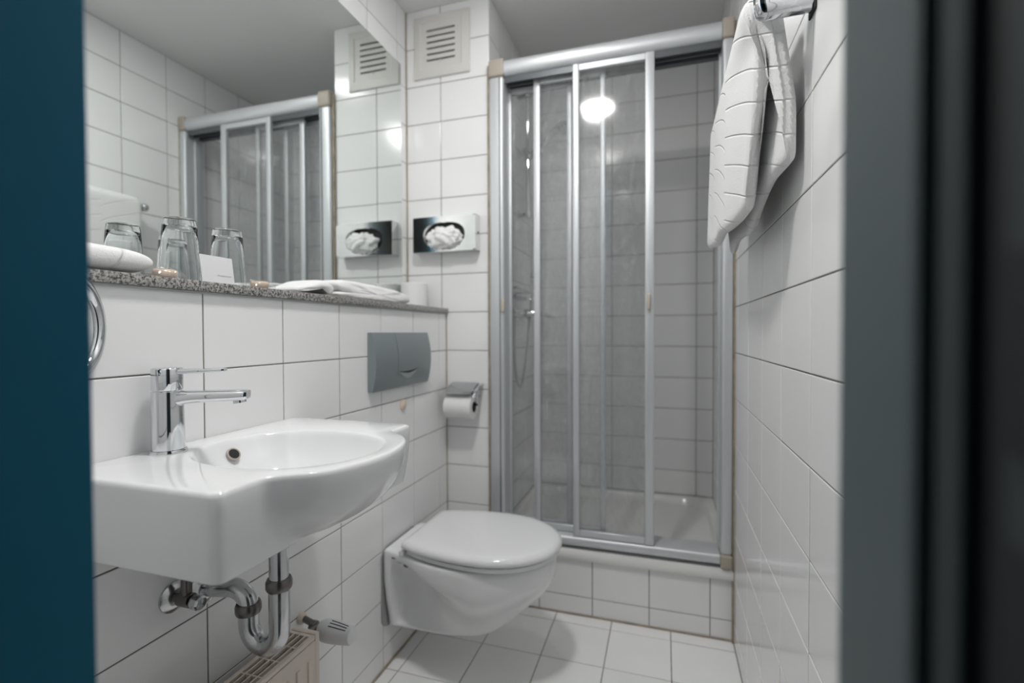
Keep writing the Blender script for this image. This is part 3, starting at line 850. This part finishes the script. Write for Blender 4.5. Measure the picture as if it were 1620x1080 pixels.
MB().tube([(0.032, AY, AZ + 0.010), (0.032, AY, AZ + 0.022), (0.032, AY, 0.65), (0.035, 0.615, 0.7215)], [0.009, 0.009, 0.005, 0.005], 12).build('supply_pipe', 'brass_dark', av, smooth=40)

# ------------------------------------------------------------------ radiator
rd = thing('panel_radiator', 'cream panel radiator low on the wall below basin', 'radiator', (0.075, 0.6, 0.08))
rx0, rx1, ry0, ry1, rz0, rz1 = 0.043, 0.108, 0.38, 0.872, 0.09, 0.390
m = MB().box((rx1 - 0.012, ry0, rz0), (rx1, ry1, rz1 - 0.012), 0.004, 2)
m.build('front_panel', 'radiator', rd, smooth=40)
MB().box((rx0, ry0, rz0), (rx0 + 0.012, ry1, rz1 - 0.012), 0.004, 2).build('back_panel', 'radiator', rd, smooth=40)
y = ry1 - 0.030
while y > ry0 + 0.01:
    MB().box((rx1 - 0.002, y - 0.006, rz0 + 0.03), (rx1 + 0.0035, y + 0.006, rz1 - 0.045), 0.0025, 2).build('pressed_rib', 'radiator', rd, smooth=40)
    y -= 0.0333
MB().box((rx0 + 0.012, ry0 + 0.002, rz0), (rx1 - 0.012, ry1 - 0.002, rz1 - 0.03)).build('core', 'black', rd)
MB().box((rx0 + 0.0005, ry1 - 0.0125, rz0), (rx1 + 0.0012, ry1 + 0.001, rz1 + 0.001), 0.003, 2).build('end_plate', 'radiator', rd, smooth=40)
# top grille: long bars and cross bars
gx = [rx0 + 0.0035 + k * (rx1 - rx0 - 0.007) / 4 for k in range(5)]
for k, x in enumerate(gx):
    wd = 0.0048 if k in (0, 4) else 0.0016
    MB().box((x - wd, ry0, rz1 - 0.009), (x + wd, ry1 - 0.0135, rz1), 0.0008, 1).build('grille_bar', 'radiator', rd)
y = ry1 - 0.0135; k = 0
while y > ry0:
    wd = 0.004 if k == 0 else 0.0016
    MB().box((rx0 + 0.004, y - wd * 2, rz1 - 0.008), (rx1 - 0.004, y, rz1 - 0.0005), 0.0006, 1).build('cross_bar', 'radiator', rd)
    y -= 0.045; k += 1
tv = thing('thermostat_valve', 'white radiator thermostat head beside the cream radiator', 'valve', (0.0, 0.93, 0.36))
TY, TZ = 0.925, 0.358
MB().lathe([(0.014, 0.0006), (0.0135, 0.006), (0.009, 0.012)], (0, TY + 0.015, TZ + 0.004), (1, 0, 0), 24).build('wall_collar', 'radiator', tv, smooth=40)
m = MB().tube([(0.01, TY + 0.015, TZ + 0.004), (0.035, TY + 0.01, TZ + 0.002), (0.052, TY, TZ)], 0.0075, 14)
m.lathe([(0.009, 0), (0.0125, 0.002), (0.0125, 0.014), (0.010, 0.016)], (0.040, TY + 0.004, TZ + 0.001), (1, -0.1, 0), 8)
m.tube([(0.058, TY, TZ), (0.058, ry1 + 0.0015, TZ)], 0.009, 14)
m.build('valve_body', 'brass_dark', tv, smooth=30)
hx = Vector((1, -0.05, 0.02)).normalized(); h0 = Vector((0.070, TY, TZ))
head = MB().lathe([(0.014, 0), (0.020, 0.003), (0.0245, 0.014), (0.0255, 0.028), (0.0245, 0.045), (0.0215, 0.072), (0.0195, 0.0855), (0.0175, 0.089), (0.0001, 0.0905)], h0, hx, 48).build('head', 'trv', tv, smooth=40)
side = hx.cross(Vector((0, 0, 1))).normalized(); upv = side.cross(hx).normalized()
vd = (CAM - h0).normalized()
for k, al in enumerate((55, 72, 89)):
    a = math.radians(al)
    nrm = (side * math.cos(a) + upv * math.sin(a))
    pts = []
    for s_, rr_ in ((0.034, 0.0252), (0.05, 0.0240), (0.066, 0.0221), (0.079, 0.0204)):
        pts.append(h0 + hx * s_ + nrm * rr_)
    MB().tube(pts, 0.0011, 6).build('slot', 'black', head)

# ------------------------------------------------------------------ toilet
TYC = 1.393
to = thing('wall_hung_toilet', 'white wall hung toilet with closed lid', 'toilet', (0.0, TYC, 0.12))
ZR = 0.383
def section(x, wt, zb, cav, wb, zfl, n=9):
    """half section from top centre down: deck, flange edge, waist, foot; mirrored"""
    h = []
    h.append((0.0, ZR)); h.append((wt * 0.5, ZR)); h.append((wt - 0.010, ZR)); h.append((wt - 0.003, ZR - 0.003)); h.append((wt, ZR - 0.010))
    zf = ZR - zfl
    h.append((wt - 0.001, zf + 0.012)); h.append((wt - 0.006, zf)); 
    for k in range(1, n):
        t_ = k / n
        z = zf + (zb - zf) * t_
        s = t_ * t_ * (3 - 2 * t_)
        wmid = (wt - 0.006) * (1 - s) + wb * s
        h.append((wmid * (1 - cav) + (wb - 0.006 - 0.034 * math.sin(PI * t_)) * cav, z))
    h.append((wb, zb + 0.010)); h.append((wb - 0.004, zb + 0.003)); h.append((wb - 0.014, zb)); h.append((0.0, zb))
    L_ = [(x, TYC - a, b) for a, b in h]
    Rr = [(x, TYC + a, b) for a, b in h[1:-1]][::-1]
    return L_ + Rr
secs = [(0.0012, 0.112, 0.126, 0.0, 0.084, 0.12), (0.018, 0.114, 0.126, 0.0, 0.085, 0.12), (0.030, 0.116, 0.126, 0.0, 0.085, 0.10), (0.036, 0.117, 0.126, 0.25, 0.084, 0.05),
        (0.042, 0.119, 0.126, 0.92, 0.082, 0.032), (0.08, 0.128, 0.125, 0.98, 0.080, 0.032), (0.12, 0.145, 0.124, 0.92, 0.079, 0.036), (0.155, 0.160, 0.124, 0.66, 0.078, 0.046),
        (0.19, 0.170, 0.124, 0.36, 0.076, 0.060), (0.24, 0.176, 0.125, 0.14, 0.070, 0.078), (0.29, 0.176, 0.129, 0.04, 0.062, 0.088), (0.33, 0.172, 0.138, 0.0, 0.054, 0.088),
        (0.37, 0.163, 0.166, 0, 0.050, 0.080), (0.41, 0.149, 0.204, 0, 0.052, 0.070), (0.45, 0.128, 0.238, 0, 0.050, 0.058), (0.485, 0.100, 0.268, 0, 0.042, 0.046), (0.508, 0.070, 0.296, 0, 0.032, 0.035), (0.520, 0.040, 0.322, 0, 0.022, 0.022)]
bod = MB().loft([section(*s) for s in secs]).build('bowl', 'porcelain', to, smooth=60, sub=1)
def dshape(x0, x1, hw, yc=TYC, n=28, back=0.80):
    P = []
    xm = x0 + (x1 - x0) * 0.50
    for k in range(n + 1):
        a = -PI / 2 + PI * k / n
        P.append((xm + (x1 - xm) * math.copysign(abs(math.cos(a)) ** 0.92, math.cos(a)), yc + hw * math.sin(a)))
    for k in range(1, 9):
        t_ = k / 9
        s = t_ * t_
        P.append((xm + (x0 + 0.02 - xm) * t_, yc + hw * (1 + (back - 1) * s)))
    P.append((x0 + 0.004, yc + hw * back - 0.008)); 
    for k in range(0, 7): P.append((x0, yc + hw * back * (0.88 - 1.76 * k / 6)))
    P.append((x0 + 0.004, yc - hw * back + 0.008))
    for k in range(8, 0, -1):
        t_ = k / 9
        s = t_ * t_
        P.append((xm + (x0 + 0.02 - xm) * t_, yc - hw * (1 + (back - 1) * s)))
    return P
def dring(x0, x1, hw, z, ins=0): return [(p[0], p[1], z) for p in dshape(x0 + ins, x1 - ins, hw - ins)]
MB().loft([dring(0.10, 0.532, 0.176, 0.3865, 0.004), dring(0.10, 0.532, 0.176, 0.3885), dring(0.10, 0.532, 0.176, 0.399), dring(0.10, 0.532, 0.176, 0.401, 0.003)]).build('seat', 'lid', to, smooth=50)
MB().loft([dring(0.082, 0.540, 0.182, 0.4045, 0.006), dring(0.082, 0.540, 0.182, 0.4050, 0.002), dring(0.082, 0.540, 0.182, 0.410), dring(0.082, 0.540, 0.182, 0.4165, 0.0015), dring(0.082, 0.540, 0.182, 0.4225, 0.006), dring(0.082, 0.540, 0.182, 0.4268, 0.014),
            dring(0.082, 0.540, 0.182, 0.4292, 0.026), dring(0.082, 0.540, 0.182, 0.4305, 0.048), dring(0.082, 0.540, 0.182, 0.4315, 0.09), dring(0.082, 0.540, 0.182, 0.432, 0.14)]).build('lid', 'lid', to, smooth=50)
for s in (-1, 1):
    MB().tube([(0.104, TYC + s * 0.085, 0.399), (0.104, TYC + s * 0.122, 0.399)], 0.0150, 16).build('hinge', 'lid', to, smooth=40)
    MB().lathe([(0.011, 0), (0.011, 0.008), (0.005, 0.010), (0.005, 0.016)], (0.062, TYC + s * 0.058, 0.322), (0, s, 0.0), 16).build('mounting_bolt', 'brass_dark', to, smooth=30)
    MB().lathe([(0.010, 0), (0.010, 0.012), (0.0001, 0.013)], (0.085, TYC + s * 0.128, ZR), (0, 0, 1), 16).build('buffer', 'lid', to, smooth=30)
MB().box((0.045, TYC - 0.1215, 0.3625), (0.060, TYC - 0.1185, 0.3650), 0.0005, 1).build('maker_mark', 'black', to)
# thin grey sound mat behind the toilet
mat_ = [(p[0] + TYC, p[1]) for p in rrect(0, 0.2535, 0.222, 0.252, 0.035)]
MB().prism(mat_, 0.0002, 0.0045, 0).build('sound_mat', 'seal', to, smooth=30)

# ------------------------------------------------------------------ things on the granite shelf
def tumbler(x, y, label):
    h, r0, r1 = 0.1285, 0.0365, 0.0290            # upside down: wide rim on the shelf
    z = ZS
    prof = [(r0 - 0.0012, 0.0003), (r0, 0.001), (r0 - 0.002, 0.03), (r1 + 0.002, 0.095), (r1 + 0.0005, h - 0.010), (r1 - 0.001, h - 0.002), (r1 - 0.004, h), (0.0001, h),
            ]
    inner = [(0.0001, h - 0.016), (r1 - 0.006, h - 0.015), (r1 - 0.003, h - 0.020), (r1 - 0.0002, 0.085), (r0 - 0.0040, 0.03), (r0 - 0.0022, 0.001)]
    m = MB().lathe(prof + inner, (x, y, z), (0, 0, 1), 48, closed=True)
    o = m.build('drinking_glass', 'glass', org=(x, y, z), smooth=40)
    return tag(o, label, 'glass', 'glasses on the granite shelf')
tumbler(-0.087, 0.720, 'clear drinking glass upside down, between folded towel and card')
tumbler(-0.087, 0.8295, 'clear drinking glass upside down, right behind the white card')

cdn = thing('amenity_card', 'small white card with grey print leaning before a glass', 'card', (-0.012, 0.74, ZS))
cv = [(-0.0100, 0.7035, ZS), (-0.0100, 0.7760, ZS), (-0.0175, 0.7760, ZS + 0.0545), (-0.0175, 0.7035, ZS + 0.0545)]
MB().loft([cv, [(p[0] - 0.0012, p[1], p[2]) for p in cv]]).build('sheet', 'card', cdn)
prn = MB(); xx = 0.738
rc = random.Random(4)
while xx < 0.768:
    wv = rc.choice((0.0011, 0.0014, 0.0017)); hh = rc.choice((0.0012, 0.0015, 0.0018))
    q = [(-0.01190 + 0.00025, xx, ZS + 0.0160), (-0.01190 + 0.00025, xx + wv, ZS + 0.0160), (-0.01190 - 0.0002, xx + wv, ZS + 0.0160 + hh), (-0.01190 - 0.0002, xx, ZS + 0.0160 + hh)]
    prn.loft([[(p[0] - 0.0002, p[1], p[2]) for p in q], [(p[0] + 0.0001, p[1], p[2]) for p in q]])
    xx += wv + 0.0007
prn.build('print_line', 'ink', cdn)

def soap(x, y, label):
    t_ = thing('wrapped_soap', label, 'soap', (x, y, ZS), 'wrapped soaps')
    prof = [(0.0001, 0.003), (0.016, 0.003), (0.0185, 0.006), (0.0188, 0.013), (0.017, 0.0155), (0.0001, 0.016)]
    MB().lathe(prof, (x, y, ZS), seg=32).build('bar', 'soap', t_, smooth=40)
    R_ = []
    for z, s in ((0.0003, 1.0), (0.005, 1.12), (0.011, 1.0), (0.0185, 0.70), (0.0192, 0.25)):
        R_.append([(x + 0.0215 * s * math.cos(a) * (1 + 0.05 * math.sin(7 * a)), y + 0.036 * s * math.sin(a) * (1 + 0.05 * math.cos(9 * a)), ZS + z + (0.0006 * math.sin(11 * a) if z > 0.01 else 0)) for a in [2 * PI * k / 40 for k in range(40)]])
    MB().loft(R_).build('wrapper', 'wrap', t_, smooth=50)
soap(-0.022, 0.640, 'peach soap in clear wrapper beside the folded hand towel')
soap(-0.022, 0.852, 'peach soap in clear wrapper right of the white card')

# thick folded hand towel, near end of shelf
R_ = []
ys = [0.330, 0.336, 0.36, 0.42, 0.48, 0.54, 0.575, 0.592, 0.602, 0.607, 0.6085]
for i, y in enumerate(ys):
    e = max(0.0, (y - 0.56) / 0.0487)
    s = math.sqrt(max(0.02, 1 - e * e)) if e > 0 else 1
    e0 = max(0.0, (0.345 - y) / 0.016); s0 = math.sqrt(max(0.05, 1 - e0 * e0)) if e0 > 0 else 1
    s *= s0
    hgt = 0.047 * (1 - 0.08 * (y - 0.33) / 0.28)
    sec = []
    for k in range(36):
        a = 2 * PI * k / 36
        px = math.copysign(abs(math.cos(a)) ** 0.55, math.cos(a)); pz = math.copysign(abs(math.sin(a)) ** 0.75, math.sin(a))
        sec.append((-0.070 + 0.076 * px * (0.80 + 0.20 * s), y, ZS + 0.0006 + hgt / 2 * (1 + 0) + hgt / 2 * pz * (0.35 + 0.65 * s) - (hgt / 2) * 0.0))
    R_.append(sec)
o = MB().loft(R_).build('folded_towel', 'terry_leaf_flat', org=(-0.07, 0.45, ZS), smooth=60, sub=1)
tag(o, 'thick folded white towel with leaf stitching at the near shelf end', 'towel')

def cloth(name, path, x0, x1, th, label, wob=0.003):
    """folded cloth: thick path in (y, z) swept across the shelf depth"""
    P = [Vector((0, a, b)) for a, b in path]
    n = len(P); L_, Rr = [], []
    for i in range(n):
        t_ = (P[min(i + 1, n - 1)] - P[max(i - 1, 0)]).normalized()
        nn = Vector((0, -t_.z, t_.y))
        L_.append(P[i] + nn * th / 2); Rr.append(P[i] - nn * th / 2)
    te = (P[-1] - P[-2]).normalized(); ts = (P[0] - P[1]).normalized()
    ring = L_ + [P[-1] + te * th * 0.4] + Rr[::-1] + [P[0] + ts * th * 0.4]
    nx = 10; R2_ = []
    for k in range(nx + 1):
        x = x0 + (x1 - x0) * k / nx
        e = 1 - 0.25 * abs(2 * k / nx - 1) ** 8
        R2_.append([(x + wob * math.sin(p.y * 60), p.y, ZS + max(0.0006, p.z * e)) for p in ring])
    o = MB().loft(R2_).build(name, 'terry', org=(x0, path[0][0], ZS), smooth=60, sub=1)
    return tag(o, label, 'face cloth', 'face cloths on the granite shelf')
pa = bez((0, 0.945, 0.007), (0, 0.985, 0.012), (0, 1.005, 0.034), (0, 1.045, 0.033), 8) + bez((0, 1.045, 0.033), (0, 1.072, 0.030), (0, 1.076, 0.010), (0, 1.050, 0.0085), 8)[1:] + bez((0, 1.052, 0.0065), (0, 1.03, 0.006), (0, 1.0, 0.006), (0, 0.97, 0.0055), 5)[1:]
pa = [p for p in pa if True]
cloth('face_cloth', [(p.y, p.z) for p in pa[:17]], -0.105, 0.004, 0.0125, 'white face cloth with curled end, nearer the soap')
pb = bez((0, 1.145, 0.023), (0, 1.105, 0.020), (0, 1.090, 0.039), (0, 1.125, 0.041), 8) + bez((0, 1.125, 0.041), (0, 1.20, 0.042), (0, 1.32, 0.041), (0, 1.42, 0.032), 10)[1:] + bez((0, 1.42, 0.032), (0, 1.490, 0.026), (0, 1.490, 0.007), (0, 1.42, 0.0085), 10)[1:] + bez((0, 1.42, 0.0085), (0, 1.32, 0.0085), (0, 1.2, 0.0085), (0, 1.10, 0.0085), 8)[1:]
cloth('face_cloth', [(p.y, p.z) for p in pb], -0.105, 0.004, 0.0155, 'longer folded white face cloth, beside the spare roll')

# ------------------------------------------------------------------ cosmetic mirror by the door
cm = thing('shaving_mirror', 'round chrome shaving mirror on the wall beside the door', 'mirror', (0.0, 0.44, 1.05))
cc = Vector((0.040, 0.452, 1.052)); cn = Vector((0.86, 0.51, 0.0)).normalized()
MB().lathe([(0.0735 + 0.0105 * math.cos(a), 0.0105 * math.sin(a)) for a in [2 * PI * k / 16 for k in range(16)]], cc, cn, 56, closed=True).build('rim', 'chrome', cm, smooth=60)
MB().lathe([(0.069, 0.003), (0.060, 0.0024), (0.0001, 0.0018)], cc, cn, 48).build('glass', 'mirror', cm, smooth=40)
MB().lathe([(0.069, -0.006), (0.050, -0.012), (0.0001, -0.014)], cc, cn, 48).build('back_shell', 'chrome', cm, smooth=40)
b0 = cc - cn * 0.012
MB().tube([(0.001, 0.42, 1.052), (0.005, 0.42, 1.052), (0.006, 0.42, 1.052), tuple(b0)], [0.02, 0.02, 0.006, 0.006], 16).build('arm', 'chrome', cm, smooth=40)

# ------------------------------------------------------------------ towel rail and towel on the right wall
RX, RZ = 0.985, 1.588
rl = thing('towel_rail', 'chrome towel rail on the right wall', 'towel rail', (XR, 1.2, RZ))
MB().tube([(RX, 0.885, RZ), (RX, 1.520, RZ)], 0.010, 18).build('bar', 'chrome', rl, smooth=40)
MB().lathe([(0.0001, -0.018), (0.010, -0.0155), (0.0165, -0.008), (0.018, 0), (0.0165, 0.008), (0.010, 0.0155), (0.0001, 0.018)], (RX, 1.527, RZ), (0, 1, 0), 28).build('end_knob', 'chrome', rl, smooth=50)
br = [(p[0], p[1]) for p in rrect(0.882, RZ + 0.0035, 0.034, 0.085, 0.0165, 8)]
R_ = []
for x, s in ((XR - 0.0005, 1.0), (0.985, 1.0), (0.976, 0.97), (0.970, 0.86), (0.967, 0.66), (0.966, 0.3)):
    R_.append([(x, 0.882 + (p[0] - 0.882) * s, RZ + 0.0035 + (p[1] - RZ - 0.0035) * s) for p in br])
MB().loft(R_).build('bracket', 'chrome', rl, smooth=45)
MB().box((XR - 0.0035, 0.864, RZ - 0.044), (XR - 0.0004, 0.900, RZ + 0.050), 0.001, 1).build('wall_plate', 'rubber', rl)
MB().tube([(XR - 0.0005, 1.505, RZ), (RX, 1.505, RZ)], 0.008, 14).build('rear_arm', 'chrome', rl, smooth=40)

def towel():
    NY, rows = 48, []
    for i in range(NY + 1):
        v = i / NY
        y = 0.918 + (1.500 - 0.918) * v
        e = min(v, 1 - v) * NY
        th = 0.023 * (1.0 if e >= 2 else (0.6 + 0.2 * e))
        fo = 0.0018 * math.sin(v * 11.0 + 0.4) - 0.002 * v                       # soft vertical folds of the front sheet
        zb = 1.276 - 0.010 * math.sin(v * PI * 1.2) + 0.004 * math.cos(v * 13)
        zbk = 1.338 - 0.065 * min(1.0, v * 2.6) + 0.006 * math.sin(v * 11)
        bo = 0.021 * math.exp(-(v / 0.10) ** 2) + 0.003 * math.sin(v * 14) * (1 - math.exp(-v * 6))
        P = []
        NF = 16
        for k in range(NF + 1):
            t_ = k / NF
            z = zb + (RZ + 0.004 - zb) * t_
            hang = 1 - t_
            q = min(1.0, hang / 0.20); q = q * q * (3 - 2 * q)
            x = RX - 0.0225 + 0.021 * q * math.exp(-(v / 0.22) ** 2) + fo * min(1.0, hang * 1.6) - 0.004 * hang * hang
            P.append((x, z, y + 0.085 * hang ** 2.2 * (1 - v) ** 2))
        for k in range(1, 8):
            a = PI - PI * k / 8
            P.append((RX + 0.0225 * math.cos(a), RZ + 0.004 + 0.020 * math.sin(a), y))
        NBk = 14
        for k in range(NBk + 1):
            t_ = k / NBk
            z = RZ + 0.004 + (zbk - RZ - 0.004) * t_
            x = RX + 0.0225 + (0.003 + bo) * min(1, t_ * 1.6)
            P.append((min(x, XR - 0.0135), z, y))
        n = len(P); A, B = [], []
        for k in range(n):
            a, b = P[max(k - 1, 0)], P[min(k + 1, n - 1)]
            tx, tz = b[0] - a[0], b[1] - a[1]; l = math.hypot(tx, tz)
            nx_, nz_ = -tz / l, tx / l
            A.append((P[k][0] + nx_ * th / 2, P[k][2], P[k][1] + nz_ * th / 2)); B.append((P[k][0] - nx_ * th / 2, P[k][2], P[k][1] - nz_ * th / 2))
        ring = A + [(P[-1][0], P[-1][2], P[-1][1] - th * 0.42)] + B[::-1] + [(P[0][0], P[0][2], P[0][1] - th * 0.42)]
        rows.append(ring)
    o = MB().loft(rows).build('bath_towel', 'terry_leaf', org=(RX, 1.2, 1.28), smooth=70, sub=1)
    return tag(o, 'white leaf-stitched towel hanging over the chrome rail', 'towel')
towel()
